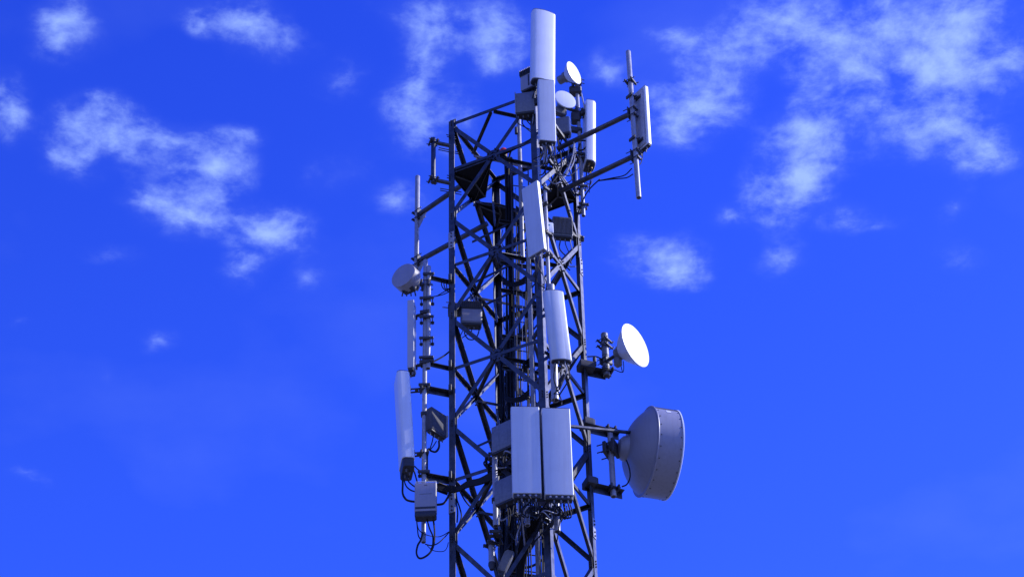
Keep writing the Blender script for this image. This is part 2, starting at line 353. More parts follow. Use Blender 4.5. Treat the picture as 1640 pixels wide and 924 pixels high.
# ladder inside the tower
la, lb = at(823.5, 500, -.10), at(853, 505, -.02)
lz0, lz1 = lev(11.5), lev(.6)
def rails(b):
    for p in (la, lb): b.box(Vector((p.x, p.y, (lz0 + lz1) / 2)), (.022, .05, lz1 - lz0))
lad = P(rails, 'ladder', STEEL, tower)
z = lz0 + .1
while z < lz1:
    P(lambda b: b.tube([Vector((la.x, la.y, z)), Vector((lb.x, lb.y, z))], .010, 6), 'rung', STEEL, lad); z += .305
z = lev(9.6); lc = (la + lb) / 2; ldir = (lb - la); ldir.z = 0; ldir.normalize(); lback = Vector((-ldir.y, ldir.x, 0))
while z < lev(1.6):
    pts = [Vector((lc.x, lc.y, z)) + ldir * (.30 * math.cos(t)) + lback * (.06 + .50 * math.sin(t)) for t in [math.pi * j / 12 for j in range(13)]]
    P(lambda b: [b.box((p + q) / 2, (.007, .045, (p - q).length + .004), frame_bar(p, q)) for p, q in zip(pts, pts[1:])], 'safety_hoop', STEEL, lad) if False else None
    def hoop(b):
        for p, q in zip(pts, pts[1:]): b.bar(p, q, .045, .007, ((p + q) / 2 - Vector((lc.x, lc.y, z))).normalized())
    P(hoop, 'safety_hoop', STEEL, lad); z += .92

# struts that hold ladder and cables, spanning the inside of the tower
for k in (1.9, 2.75, 3.3, 4.2, 4.8, 5.9, 6.4, 7.4, 8.4):
    a = Vector((la.x, la.y, lev(k))); c = Vector((lb.x, lb.y, lev(k))); e = mid(3, k) if int(k * 10) % 2 else mid(2, k)
    P(lambda b: b.angle(a + (a - c) * .7, c + (c - a) * .5, .05, .007, Vector((0, 0, 1))), 'ladder_support', STEEL, tower)
    P(lambda b: b.angle(c if int(k * 10) % 2 == 0 else a, e, .045, .007, Vector((0, 0, 1))), 'ladder_support', STEEL, tower)
for k in (1.5, 3.5, 5.5, 7.5):
    P(lambda b: b.tube([mid(0, k + .5) + Vector((0, 0, -.02)), legp(3, k - .5)], .016, 6), 'cross_tie', STEEL, tower)
# ------------------------------------------------------------------ builders of the equipment
def pole(name, label, p1, p2, Y, r, mat=PALE, group=None, cat='pole', vertical=True):
    a, c = at(*p1, Y), at(*p2, Y)                   # top, bottom
    x = (a.x + c.x) / 2
    if vertical: a.x = c.x = x
    t = thing(name, c, label, cat, group)
    def f(b):
        u = (a - c).normalized(); b.lathe(c, u, [(0, r * .72), (0.0005, r), ((a - c).length - .006, r), ((a - c).length, r * .93)], 16)
    P(f, 'pipe', mat, t)
    P(lambda b: b.lathe(c - Vector((0, 0, .001)), (a - c).normalized(), [(-.002, r * .70), (.0, r * .74)], 16), 'open_end', DARK, t)
    t['_r'] = r
    return t, a, c
def clamp(parent, p, r, out, length=.1, mat=CLAMP, h=.05, rods=True, name='clamp'):
    """split clamp round a vertical pipe at p, its bolts running along `out`"""
    s = Vector((-out.y, out.x, 0))
    def f(b):
        for sg in (1, -1): b.box(p + out * sg * (r + .016), (2 * r + .11, .03, h), (s, out, Vector((0, 0, 1))), .006)
        if rods:
            for sg in (1, -1): b.tube([p + s * sg * (r + .03) - out * (r + .06), p + s * sg * (r + .03) + out * (r + length)], .008, 6)
        b.lathe(p - Vector((0, 0, h * .35)), Vector((0, 0, 1)), [(0, r + .006), (h * .7, r + .006)], 14)
    return P(f, name, mat, parent)
def arm(parent, p, q, w=.06, mat=STEEL, name='support_arm', ch=True):
    def f(b):
        if ch: b.angle(p, q, w, .008, Vector((0, 0, 1)))
        else: b.tube([p, q], w / 2, 12)
    return P(f, name, mat, parent)
def connectors(parent, pts, r=.016, l=.05, mat=CAST):
    for p in pts: P(lambda b: b.lathe(p, Vector((0, 0, -1)), [(-.01, r), (l * .5, r), (l * .5, r * .7), (l, r * .7)], 10), 'connector', mat, parent)
def jumper(parent, pts, r=.011, mat=BLACK, name='jumper_cable'):
    return P(lambda b: b.tube(smooth_path(pts), r, 6), name, mat, parent)
caps = {}
def panel(name, label, top, bot, Y, az, w, d, mat=WHITE, shape=(.03, .02, 0), cap=.035, capmat=DARK, group='panel antennas on the tower', ncon=4, Yt=None, topcap=True, pole_at=None, cat='antenna', back=False, capin=.012, conmat=CAST):
    Bp, Tp = at(*bot, Y), at(*top, Yt if Yt is not None else Y)
    s, n, u = frame(az_vec(az), Tp - Bp); L = (Tp - Bp).length
    t = thing(name, Bp, label, cat, group)
    sec = section(w, d, *shape[:2], bulge=shape[2])
    def ring(z, k=0.0):
        cx = -d / 2
        return [Bp + s * (a * (1 - 2 * k / w)) + n * (cx + (q - cx) * (1 - 2 * k / d)) + u * z for a, q in sec]
    P(lambda b: b.loft([ring(0, .004), ring(.006), ring(L - .006), ring(L, .004)], True), 'radome', mat, t)
    ec = t
    if cap: ec = P(lambda b: b.loft([ring(-cap, capin + .006), ring(-cap + .006, capin), ring(-.0015, capin)], True), 'end_cap', capmat, t)
    if topcap: P(lambda b: b.loft([ring(L + .001, .002), ring(L + .010, .003), ring(L + .014, .012)], True), 'top_cap', capmat, t)
    if back: P(lambda b: b.box(Bp - n * (d + .012) + u * (L / 2), (w * .7, .02, L * .96), (s, n, u), .006), 'back_plate_or_gap_shade', STAIN, t)
    cp = [Bp + s * (w * (-.36 + .72 * (j + .5) / ncon)) - n * d * (.35 if j % 2 else .65) - u * (cap + .001) for j in range(ncon)]
    connectors(ec, cp, mat=conmat)
    if pole_at is not None:
        for f_ in (.12, .86):
            q = Bp + u * (L * f_) - n * d; pp = Vector((pole_at.x, pole_at.y, q.z))
            def br(b):
                b.box(q - n * .012, (.14, .022, .10), (s, n, u), .004)
                for sg in (1, -1): b.tube([q + s * sg * .04, pp + s * sg * .04], .013, 6)
                b.box((q + pp) / 2, (.06, .05, .03), (s, n, u), .004)
                b.box(pp + n * .05, (.15, .03, .06), (s, n, u), .005); b.box(pp - n * .05, (.15, .03, .06), (s, n, u), .005)
            P(br, 'tilt_bracket', CLAMP, t)
    t['_L'] = L; caps[t.name] = ec
    return t, Bp, Tp, (s, n, u), cp
def radio(label, c, az, w, d, h, body=CAST, fins='front', group='remote radio units on the tower', lean=Vector((0, 0, 1)), ncon=4, name='radio_unit', finmat=FIN, topdark=0.0, cover=None, handle=True):
    s, n, u = frame(az_vec(az), lean); t = thing(name, c - u * h / 2, label, 'radio unit', group)
    P(lambda b: b.box(c, (w, d, h), (s, n, u), .010), 'body', body, t)
    if fins:
        def ff(b):
            m = max(6, int(w / .022))
            for j in range(m):
                x = -w * .46 + w * .92 * j / (m - 1)
                if fins in ('front', 'both'): b.box(c + s * x + n * (d / 2 + .014), (.005, .03, h * .9), (s, n, u))
                if fins in ('back', 'both'): b.box(c + s * x - n * (d / 2 + .014), (.005, .03, h * .9), (s, n, u))
        P(ff, 'heat_sink', finmat, t)
    if topdark:
        def td(b):
            b.box(c + u * (h / 2 - h * topdark / 2 + .01), (w * 1.05, d * 1.12, h * topdark), (s, n, u), .008)
            m = int(w / .03)
            for j in range(m): b.box(c + s * (-w * .48 + w * .96 * j / (m - 1)) + u * (h / 2 - h * topdark / 2 + .015) + n * (d * .56 + .008), (.008, .022, h * topdark * .94), (s, n, u))
        P(td, 'finned_hood', DARK if topdark < .5 else FIN, t)
    if cover: P(lambda b: b.box(c + n * (d / 2 + .004) - u * h * cover[1], (w * .9, .012, h * cover[0]), (s, n, u), .004), 'front_cover', cover[2], t)
    cpl = P(lambda b: b.box(c - u * (h / 2 + .016), (w * .92, d * .86, .03), (s, n, u), .006), 'connector_plate', DARK, t)
    cp = [c + s * (w * (-.38 + .76 * j / max(1, ncon - 1))) - u * (h / 2 + .032) for j in range(ncon)]
    connectors(cpl, cp, .013, .05)
    if handle: P(lambda b: b.tube([c + s * (-w * .36) + u * (h / 2), c + s * (-w * .36) + u * (h / 2 + .03), c + s * w * .36 + u * (h / 2 + .03), c + s * w * .36 + u * (h / 2)], .008, 6), 'handle', CAST, t)
    return t, cp, (s, n, u)
def dish(label, c, az, dia, depth, mat=WHITE, shroud=0.0, backmat=GREY, group='small microwave dishes', pole_at=None, unit=(.2, .2), name='microwave_dish', seg=56):
    n = az_vec(az); r = dia / 2; t = thing(name, c - n * (depth + shroud), label, 'dish antenna', group)
    s, _, u = frame(n)
    P(lambda b: b.lathe(c, n, [(-.010, r * .995), (.0, r), (.006, r * .985), (.012, r * .8), (.018, r * .4), (.02, .001)], seg), 'radome', mat, t)
    pr = [(-shroud - depth, .001), (-shroud - depth, r * .30)] + [(-shroud - depth * (1 - (q * .68 + .32) ** 2 + .1 * (1 - q)), r * (.30 + .68 * q)) for q in (.15, .35, .55, .75, .9)] + [(-shroud - .012, r)]
    if shroud: pr += [(-.0115, r)]
    else: pr += [(-.0105, r * 1.0)]
    P(lambda b: b.lathe(c, n, pr, seg), 'reflector', backmat, t)
    P(lambda b: b.lathe(c - n * (shroud + depth), n, [(-unit[1], unit[0] * .72), (-unit[1] + .01, unit[0] * .8), (-.03, unit[0] * .8), (-.028, unit[0]), (.012, unit[0])], 20), 'outdoor_unit', CAST, t)
    if pole_at is not None:
        q = c - n * (shroud + depth + unit[1] * .5); pp = Vector((pole_at.x, pole_at.y, q.z - .02))
        def br(b):
            b.tube([q, pp], .03, 8)
            d = (pp - q); d.z = 0; d.normalize(); k = Vector((-d.y, d.x, 0))
            for sg in (1, -1): b.box(pp + d * sg * .055, (.17, .03, .13), (k, d, Vector((0, 0, 1))), .006)
            for a in (1, -1):
                for e in (1, -1): b.tube([pp + k * a * .065 + Vector((0, 0, e * .045)) - d * .09, pp + k * a * .065 + Vector((0, 0, e * .045)) + d * .12], .008, 6)
        P(br, 'mounting_bracket', CLAMP, t)
    return t, n

# ------------------------------------------------------------------ poles and outriggers
GP = 'mounting poles of the tower'
# front leg poles that carry the sector panels
front = leg_xy(1); left = leg_xy(0); right = leg_xy(2)
pA, a_, c_ = pole('mounting_pole', 'galvanised pole behind the white panels at the tower head', (869, 116), (872, 262), -1.13, .036, PALE, GP)
PA = c_.copy()
pS, a_, c_ = pole('mounting_pole', 'thin galvanised pole directly behind the tilted flat white panel', (872, 296), (880, 472), -1.18, .030, PALE, GP); PS = c_.copy()
pT, a_, c_ = pole('mounting_pole', 'galvanised pole whose open end shows below the slim curved panel above the twin panels', (881, 457.5), (890.5, 641), -1.22, .058, PALE, GP); PT = c_.copy()
pU1, a_, c_ = pole('mounting_pole', 'grey pole ending in the cables under the twin panels', (840, 655), (844.5, 841), -1.36, .040, PALE, GP); PU1 = c_.copy()
pU2, a_, c_ = pole('mounting_pole', 'short galvanised pole with open lower end beside the front leg under the twin panels', (887, 660), (891.5, 851), -1.36, .046, PALE, GP); PU2 = c_.copy()
pV, a_, c_ = pole('mounting_pole', 'grey pole beside the stacked radio boxes behind the twin panels', (792, 690), (793.5, 842), -.95, .040, PALE, GP); PV = c_.copy()
for p_, P_, ks in ((pA, PA, (.15, .9)), (pS, PS, (2.2, 3.1)), (pT, PT, (4.6, 5.4)), (pU1, PU1, (6.9, 8.2)), (pU2, PU2, (6.9, 8.3))):
    for k in ks:
        q = Vector((P_.x, P_.y, lev(k))); e = Vector((front.x, front.y, lev(k)))
        d = (e - q); d.z = 0; d.normalize()
        clamp(p_, q, p_['_r'], d, .07); arm(p_, q + d * (p_['_r'] + .02), e - d * .0, .06)
for k in (7.0, 8.3):
    q = Vector((PV.x, PV.y, lev(k))); arm(pV, q, mid(0, k) + az_vec(244) * -.05, .07); clamp(pV, q, .04, az_vec(270), .05)
pC, a_, c_ = pole('mounting_pole', 'short grey cylinder pole with dark base low on the left facing side', (786, 866), (788.5, 901), -.75, .046, PALE, GP); PC = c_.copy()
arm(pC, PC + Vector((0, 0, .30)), mid(0, 8.9) , .05); clamp(pC, PC + Vector((0, 0, .32)), .046, az_vec(300), .06)
P(lambda b: b.lathe(PC, Vector((0, 0, -1)), [(0, .05), (.05, .052), (.12, .03)], 12), 'base_cap', DARK, pC)
# grey whip inside the head
pW, a_, c_ = pole('lightning_pole', 'pale grey upright pole standing inside the tower head beside the red beacon', (831.5, 188), (836.5, 420), -.25, .036, PALE, None, 'pole')
P(lambda b: b.box(a_ + Vector((-.05, -.02, -.35)), (.05, .05, .16), None, .01), 'clip', CLAMP, pW)
arm(pW, Vector((c_.x, c_.y, lev(1.02))), mid(0, 1.02), .05); arm(pW, Vector((c_.x, c_.y, lev(3.02) + .3)), mid(0, 3.02), .04, CLAMP)
# grey channel beside the front leg
pG, a_, c_ = pole('cable_channel', 'flat pale grey channel running up beside the front leg', (851, 395), (858, 1010), -.62, .001, PALE, None, 'cable tray')
for o in list(pG.children): bpy.data.objects.remove(o)
def chan(b):
    L = (a_ - c_).length; n = az_vec(262); s, n, u = frame(n)
    b.box((a_ + c_) / 2, (.055, .012, L), (s, n, u)); b.box((a_ + c_) / 2 - s * .0275 - n * .026, (.008, .04, L), (s, n, u)); b.box((a_ + c_) / 2 + s * .0275 - n * .026, (.008, .04, L), (s, n, u))
P(chan, 'tray', PALE, pG)
for k in (3.6, 4.72, 5.62, 6.6, 8.1, 9.1):
    q = Vector((c_.x, c_.y, lev(k))); P(lambda b: b.box((q + Vector((front.x, front.y, lev(k)))) / 2 + Vector((0, 0, 0)), (.30, .05, .06), ((Vector((front.x, front.y, 0)) - Vector((q.x, q.y, 0))).normalized(), Vector((0, 0, 1)).cross((Vector((front.x, front.y, 0)) - Vector((q.x, q.y, 0))).normalized()), Vector((0, 0, 1))), .006), 'strap', STEEL, pG)

# right hand outrigger: two booms carrying a tall pole
YR = -1.05
oR, RT, RB = pole('outrigger_mast', 'long pale pole held out on two booms at the upper right', (1007.5, 83), (1021.5, 317), YR, .043, PALE, 'outrigger poles on booms')
def boom(parent, pa, Ya, zpx, pl, r=.045, tip=Vector((0, 0, 0))):
    z = at(zpx[0], zpx[1], pl.y).z; q = Vector((pl.x, pl.y, z)); e = at(*pa, Ya); e.z = z
    # level boom: slide the inner end along the boom's plan direction
    d = (e - q); d.z = 0; d.normalize()
    P(lambda b: b.tube([q + d * .05, e], r, 12), 'boom', STEEL, parent)
    k = Vector((-d.y, d.x, 0))
    def pl_(b):
        b.box(q + d * .06, (.13, .018, .26), (k, d, Vector((0, 0, 1))), .004)
        for zz in (-.08, .08):
            b.box(q - d * .058 + Vector((0, 0, zz)), (.13, .03, .035), (k, d, Vector((0, 0, 1))), .004)
            for sg in (1, -1): b.tube([q + k * sg * .055 + d * .15 + Vector((0, 0, zz)), q + k * sg * .055 - d * .085 + Vector((0, 0, zz))], .008, 6)
    P(pl_, 'clamp_plate', CLAMP, parent)
    return q, e
def level_end(q, px, pl_dir):
    return q + pl_dir
qa, ea = boom(oR, (893, 232), -.25, (1012, 181), Vector((RB.x, RB.y, 0)))
qb, eb = boom(oR, (897, 300), -.25, (1016.5, 249), Vector((RB.x, RB.y, 0)))
for zz in (Vector((RB.x, RB.y, at(1009.5, 132, YR).z)),):
    clamp(oR, zz, .043, az_vec(330), .08)
# left hand outrigger
YL = .95
oL, LT_, LB_ = pole('outrigger_mast', 'pale pole held out on two dark booms left of the tower', (668, 283), (668, 432), YL, .043, PALE, 'outrigger poles on booms')
qc, ec = boom(oL, (752, 302), .10, (668, 346), Vector((LB_.x, LB_.y, 0)))
qd, ed = boom(oL, (780, 360), .05, (668, 420), Vector((LB_.x, LB_.y, 0)))
for q in (qc, qd):
    d = (ec - qc).normalized()
    def tri(b):
        k = Vector((-d.y, d.x, 0)); a = q + d * .03 - Vector((0, 0, .06)); poly = [a, a + d * .19, a - Vector((0, 0, .26))]
        b.prism(poly, a, a + k * .012)
    P(tri, 'gusset', PALE, oL)
# small bracket with short pole on the left leg
oJ, JT, JB = pole('standoff_bracket', 'short grey pole on two stub arms at the top of the left leg', (693.5, 222), (694.5, 293), -.46, .040, STEEL, None, 'bracket')
for p1 in ((697, 228), (697, 288)):
    q = Vector((JB.x, JB.y, at(p1[0], p1[1], -.46).z)); e = Vector((left.x, left.y, q.z)) + Vector((.03, .02, 0))
    P(lambda b: b.tube([q, e], .036, 12), 'stub_arm', STEEL, oJ); clamp(oJ, q, .040, (e - q).normalized(), .05, h=.04)
# threaded rods through the left leg
for (x1, y1, x2, y2) in ((715, 216, 729, 220), (716, 219, 730, 223), (703, 237, 735, 244), (702, 240, 735, 247), (716, 281, 730, 284), (716, 285, 730, 288), (705, 302, 739, 308), (705, 305, 739, 312), (715, 484, 733, 486), (709, 492, 730, 494)):
    P(lambda b: b.tube([at(x1, y1, -.44), at(x2, y2, -.30)], .0085, 6), 'threaded_rod', CLAMP, oJ if y1 < 400 else tower)

# double pole at the left
YD = -.50
pD, DT, DB = pole('mounting_pole', 'long galvanised pole left of the tower carrying the drum dish and the panels', (679.5, 417), (680.5, 868), YD, .036, PALE, GP); PD = DB.copy()
pE, ET, EB = pole('mounting_pole', 'shorter galvanised pole clamped side by side with the long left pole', (686.3, 427), (685.8, 590), YD - .02, .037, PALE, GP)
pE_ = EB
for (px, py, big) in ((689, 442, 0), (689, 580, 0), (689, 619, 1), (687, 758, 1)):
    z = at(px, py, YD).z; q = Vector((EB.x if not big else DB.x, YD, z)); e = Vector((left.x, left.y, z)) + Vector((.02, .02, 0))
    arm(pE if not big else pD, q, e, .055 if not big else .085); clamp(pE if not big else pD, q, .037, Vector((0, -1, 0)), .03, h=.05)
    P(lambda b: b.box(e, (.05, .22, .14), None, .008), 'leg_clamp', CLAMP, pE if not big else pD)
for y in (482, 512, 546, 577):
    clamp(pD, Vector(((DB.x + EB.x) / 2, YD, at(683, y, YD).z)), .060, Vector((0, -1, 0)), .025, h=.045)
q = Vector((DB.x, YD, at(687, 775, YD).z)); arm(pD, q + Vector((.2, .0, .0)), Vector((left.x, left.y, q.z)), .10, CLAMP)

# right pole behind the right leg
pQ, QT, QB = pole('mounting_pole', 'galvanised pole beside the right leg carrying two small white dishes', (925, 131), (933, 346), .18, .033, PALE, GP); PQ = QB.copy()
for k in (.25, .95, 1.35):
    q = Vector((PQ.x, PQ.y, lev(k))); e = Vector((right.x, right.y, lev(k))); d = (e - q).normalized(); clamp(pQ, q, .033, d, .1); arm(pQ, q, e, .05)
P(lambda b: b.box(Vector((PQ.x - .03, PQ.y, at(920, 147, .18).z)), (.22, .16, .14), None, .02), 'clamp_block', CLAMP, pQ)
P(lambda b: b.box(Vector((PQ.x - .05, PQ.y, at(919, 190, .18).z)), (.16, .16, .2), None, .02), 'clamp_block', CLAMP, pQ)
P(lambda b: b.tube([at(931, 150, .1), at(937, 176, .1)], .014, 8), 'stay', PALE, pQ)

# ------------------------------------------------------------------ panel antennas
tA, BpA, TpA, fA, cA = panel('panel_antenna', 'broad rounded white panel antenna topmost above everything on the tower', (873.5, 17), (872.5, 127), -1.36, 291, .425, .19, WHITE, (.045, .05, .035), .035, ncon=4, pole_at=PA)
tB, BpB, TpB, fB, cB = panel('panel_antenna', 'slim grey white box panel hanging just under the topmost rounded panel', (875, 128), (877.5, 225), -1.36, 280, .285, .12, GREY, (.02, .012, 0), .02, ncon=4, pole_at=PA)
tS, BpS, TpS, fS, cS = panel('panel_antenna', 'flat white panel turned to the left and leaning below the head', (847.5, 296), (858.7, 405), -1.47, 232, .32, .075, GREY, (.008, .006, 0), .012, ncon=4, pole_at=PS, topcap=False, capmat=CAST)
tT, BpT, TpT, fT, cT = panel('panel_antenna', 'curved grey white panel hanging just above the twin panels', (887, 464), (900.5, 574), -1.46, 280, .325, .13, GREY, (.03, .03, .035), .02, ncon=5, pole_at=PT)
tU, BpU, TpU, fU, cU = panel('panel_antenna', 'left one of the large twin flat grey panels on the front leg', (840.8, 651), (844.3, 789), -1.72, 273, .418, .14, GREY, (.018, .02, 0), .07, ncon=6, pole_at=PU1, capin=.02, group='large twin flat panels')
tV, BpV, TpV, fV, cV = panel('panel_antenna', 'right one of the large twin flat grey panels on the front leg', (890.2, 653.5), (896, 791.5), -1.70, 275, .418, .14, GREY, (.018, .02, 0), .07, ncon=6, pole_at=PU2, capin=.02, group='large twin flat panels')
P(lambda b: b.box((BpU + BpV) / 2 + Vector((0, .24, .85)), (.30, .02, 1.6), None, .004), 'back_plate_or_gap_shade', DARK, tU)  # black sheet standing in for the shade in the gap between the panels
for t_, f_, Bx in ((tU, fU, BpU), (tV, fV, BpV)):
    s, n, u = f_
    for j in range(4):
        c = Bx + s * (-.13 + .085 * j) - u * .035 - n * .018
        P(lambda b: b.lathe(c, n, [(0, .018), (.012, .018), (.016, .011)], 12), 'port_plug', DIM, caps[t_.name])
tH, BpH, TpH, fH, cH = panel('panel_antenna', 'white rounded panel facing away beside the right hand pole of two dishes', (953, 172), (953, 268), .20, 12, .32, .19, WHITE, (.09, .02, .01), .02, ncon=4, pole_at=PQ, capin=.015, conmat=TAN)
tI, BpI, TpI, fI, cI = panel('panel_antenna', 'thin white panel with stained back on the long outrigger pole', (1029, 149), (1034.5, 241), -.96, 40, .32, .085, WHITE, (.03, .012, 0), .03, ncon=4, pole_at=Vector((RB.x, RB.y, 0)), back=True)
P(lambda b: b.box(BpI + fI[2] * .33 * 1 - fI[1] * .109 - fI[0] * -.13, (.03, .004, .06), fI, 0), 'rust_stain', RUST, tI)
tN, BpN, TpN, fN, cN = panel('panel_antenna', 'narrow grey panel seen edge on under the drum shaped dish', (657.5, 480), (657.5, 588), -.62, 262, .105, .2, MIST, (.012, .012, 0), .045, ncon=2, pole_at=Vector((PD.x, PD.y, 0)), topcap=False)
tO, BpO, TpO, fO, cO = panel('panel_antenna', 'pale rounded panel facing left on the long left pole, cables from its black foot', (633, 606), (641, 744), -.52, 191, .40, .20, WHITE, (.06, .05, .0), .16, ncon=4, capin=.012, pole_at=Vector((PD.x, PD.y, 0)))

# ------------------------------------------------------------------ radio units
def mounts(t, c, pole_pt, r=.04):
    pp = Vector((pole_pt.x, pole_pt.y, c.z)); d = pp - c; d.z = 0
    P(lambda b: (b.box((c + pp) / 2, (.07, d.length, .10), (Vector((-d.y, d.x, 0)).normalized(), d.normalized(), Vector((0, 0, 1)))), b.box(pp, (.11, .11, .05), None, .01)), 'mounting_bracket', CLAMP, t)
cc = at(849, 130, -1.0)
rC, cpC, fC = radio('pale radio box with dark finned hood behind the topmost rounded panel', cc, 238, .30, .16, .46, DIM, None, topdark=.30, handle=False); mounts(rC, cc, PA)
s, n, u = fC; P(lambda b: b.box(cc + n * .083 + s * .02 - u * .06, (.02, .01, .26), fC), 'seam', DARK, rC)
cc = at(841.5, 168, -1.06)
rD, cpD, fD = radio('squarish mottled metal radio box left of the slim box panel', cc, 262, .33, .14, .46, CAST, None); mounts(rD, cc, PA)
s, n, u = fD; P(lambda b: b.box(cc + n * .072 - s * .16, (.014, .03, .5), fD, .003), 'pale_side_strip', PALE, rD)
cc = at(902, 205, .10)
rE, cpE, fE = radio('blue grey radio box below the two small dishes', cc, 258, .24, .16, .38, CAST, None); mounts(rE, cc, PQ)
s, n, u = fE; P(lambda b: b.box(cc + n * .02 + s * .128, (.016, .10, .36), fE, .004), 'pale_side_strip', LABEL, rE)  # lit right side of the box painted as a pale strip
cc = at(900.5, 366, .10)
rX, cpX, fX = radio('finned grey radio box inside the right face below the head', cc, 280, .33, .12, .42, CAST, 'front'); mounts(rX, cc, right)
cc = at(878.5, 367, -1.12)
rY, cpY, fY = radio('small white box with teal mark behind the leaning flat panel', cc, 285, .14, .10, .22, WHITE, None, ncon=2, handle=False); mounts(rY, cc, front)
s, n, u = fY; P(lambda b: b.box(cc + n * .052 + u * .045 - s * .01, (.05, .004, .022), fY), 'sticker', TEAL, rY)
cc = at(754.5, 505, -.10)
rR, cpR, fR = radio('grey radio box with dark finned top inside the tower near the left leg', cc, 276, .34, .16, .44, CAST, None, topdark=.36, cover=(.58, .16, DIM), handle=False)
P(lambda b: b.box(cc + Vector((-.26, -.02, .10)), (.22, .1, .22), None, .01), 'mounting_bracket', CLAMP, rR)
cc = at(699, 678, YD + .04)
rP, cpP, fP = radio('thin grey radio box turned edgewise on the long left pole', cc, 318, .34, .12, .42, SHADED, 'back', finmat=SHADED)
s, n, u = fP; P(lambda b: b.box(cc + s * .165 + n * .01, (.03, .15, .41), fP, .006), 'sunlit_side_strip', PALE, rP); mounts(rP, cc + Vector((0, 0, .15)), PD)  # strip is paler than the body to show sun on that side
cc = at(682, 799, YD - .20)
rQ, cpQ, fQ = radio('light grey radio box with wire handle at the foot of the long left pole', cc, 268, .325, .13, .52, DIM, None, ncon=4, handle=False); mounts(rQ, cc, PD)
s, n, u = fQ
P(lambda b: [b.tube([cc + s * a + u * .26 + n * .02, cc + s * a + u * .31 + n * .02], .008, 6) for a in (-.15, 0, .15)] + [b.tube([cc - s * .15 + u * .31 + n * .02, cc + s * .15 + u * .31 + n * .02], .008, 6)], 'wire_handle', GREY, rQ)
P(lambda b: b.box(cc - u * .315, (.318, .15, .10), fQ, .02), 'cable_cover', DARK, rQ)
P(lambda b: b.box(cc + n * .066 - u * .205, (.30, .008, .035), fQ, 0), 'vent_slot', DARK, rQ)
P(lambda b: b.box(cc + n * .066 + u * .05, (.18, .004, .006), fQ, 0), 'groove', FIN, rQ)
P(lambda b: b.box(cc + n * .066 + u * .21, (.05, .004, .01), fQ, 0), 'groove', FIN, rQ)
CQ = cc.copy()
cc = at(812, 699, -1.20)
rU1, cpU1, _ = radio('upper of two flat metal radio boxes stacked behind the twin panels', cc, 236, .48, .13, .48, CAST, None, group='radio boxes behind the twin panels'); mounts(rU1, cc, PV); C1 = cc
cc = at(817, 784, -1.20)
rU2, cpU2, _ = radio('lower of two flat metal radio boxes stacked behind the twin panels', cc, 236, .48, .13, .42, CAST, None, group='radio boxes behind the twin panels'); mounts(rU2, cc, PV); C2 = cc
cc = at(810, 899, -.70)
rZ, cpZ, _ = radio('small tilted light grey box near the bottom of the picture', cc, 268, .13, .11, .34, CAST, None, lean=Vector((.45, -.25, 1)), ncon=2, handle=False, name='junction_box')

# ------------------------------------------------------------------ dishes
dE, _ = dish('small white dish facing right at the tower head beside the topmost panel', at(919, 117, -.05), -35, .44, .17, WHITE, 0, GREY, pole_at=PQ, unit=(.10, .15))
dF, _ = dish('small pale dish facing the viewer right of the slim box panel', at(905.5, 159.5, -.12), -65, .40, .12, WHITE, 0, GREY, pole_at=PQ, unit=(.09, .11))
P(lambda b: b.box(at(897, 180, .02), (.22, .12, .14), (az_vec(25), az_vec(115), Vector((0, 0, 1))), .02), 'radio_box', CAST, dF)
cV_ = at(1017.5, 553, .12)
# arm and pole of the lone dish
pL, LT2, LB2 = pole('mounting_pole', 'stout grey pole on a short arm carrying the bright cone dish', (967, 535), (972.5, 602), .48, .058, CAST, GP); PL = LB2.copy()
z = at(950, 592, .42).z; e = Vector((right.x, right.y, z)); q = Vector((PL.x, PL.y, z))
arm(pL, e, q, .12, STEEL); P(lambda b: b.box(e + Vector((-.02, -.02, 0)), (.26, .20, .13), (az_vec(20), az_vec(110), Vector((0, 0, 1))), .01), 'leg_clamp', CLAMP, pL)
P(lambda b: b.tube([e + Vector((.12, -.05, .0)), e + Vector((.12, -.05, .16))], .03, 10), 'bolt_head', CLAMP, pL)
for z2 in (at(968, 547, .48).z, at(968, 556, .48).z): clamp(pL, Vector((PL.x, PL.y, z2)), .058, az_vec(-36), .06, h=.03)
clamp(pL, Vector((PL.x, PL.y, z)), .058, az_vec(20), .06, h=.08)
for z2 in (at(971, 571, .48).z, at(971, 590, .48).z): P(lambda b: b.lathe(Vector((PL.x, PL.y, z2)), Vector((0, 0, 1)), [(0, .0585), (.001, .0605), (.012, .0605), (.013, .0585)], 16), 'band', CLAMP, pL)
dV, nV = dish('bright white cone dish on its own short arm right of the tower', cV_, -36, .76, .28, WHITE, 0, WHITE, pole_at=PL, unit=(.12, .1))
P(lambda b: b.box(cV_ - nV * .35 + Vector((0, 0, -.16)), (.11, .10, .17), (az_vec(-36), az_vec(54), Vector((0, 0, 1))), .015), 'radio_box', CAST, dV)
for e_ in (0, 1): jumper(dV, [at(994 + 4 * e_, 578, .35), at(995 + 4 * e_, 588, .37), at(996 + 1 * e_, 596, .40), at(985, 592, .45), at(978, 588, .46)], .007)
jumper(dV, [at(965, 576, .44), at(955, 571, .42), at(941, 571, .36)], .011)
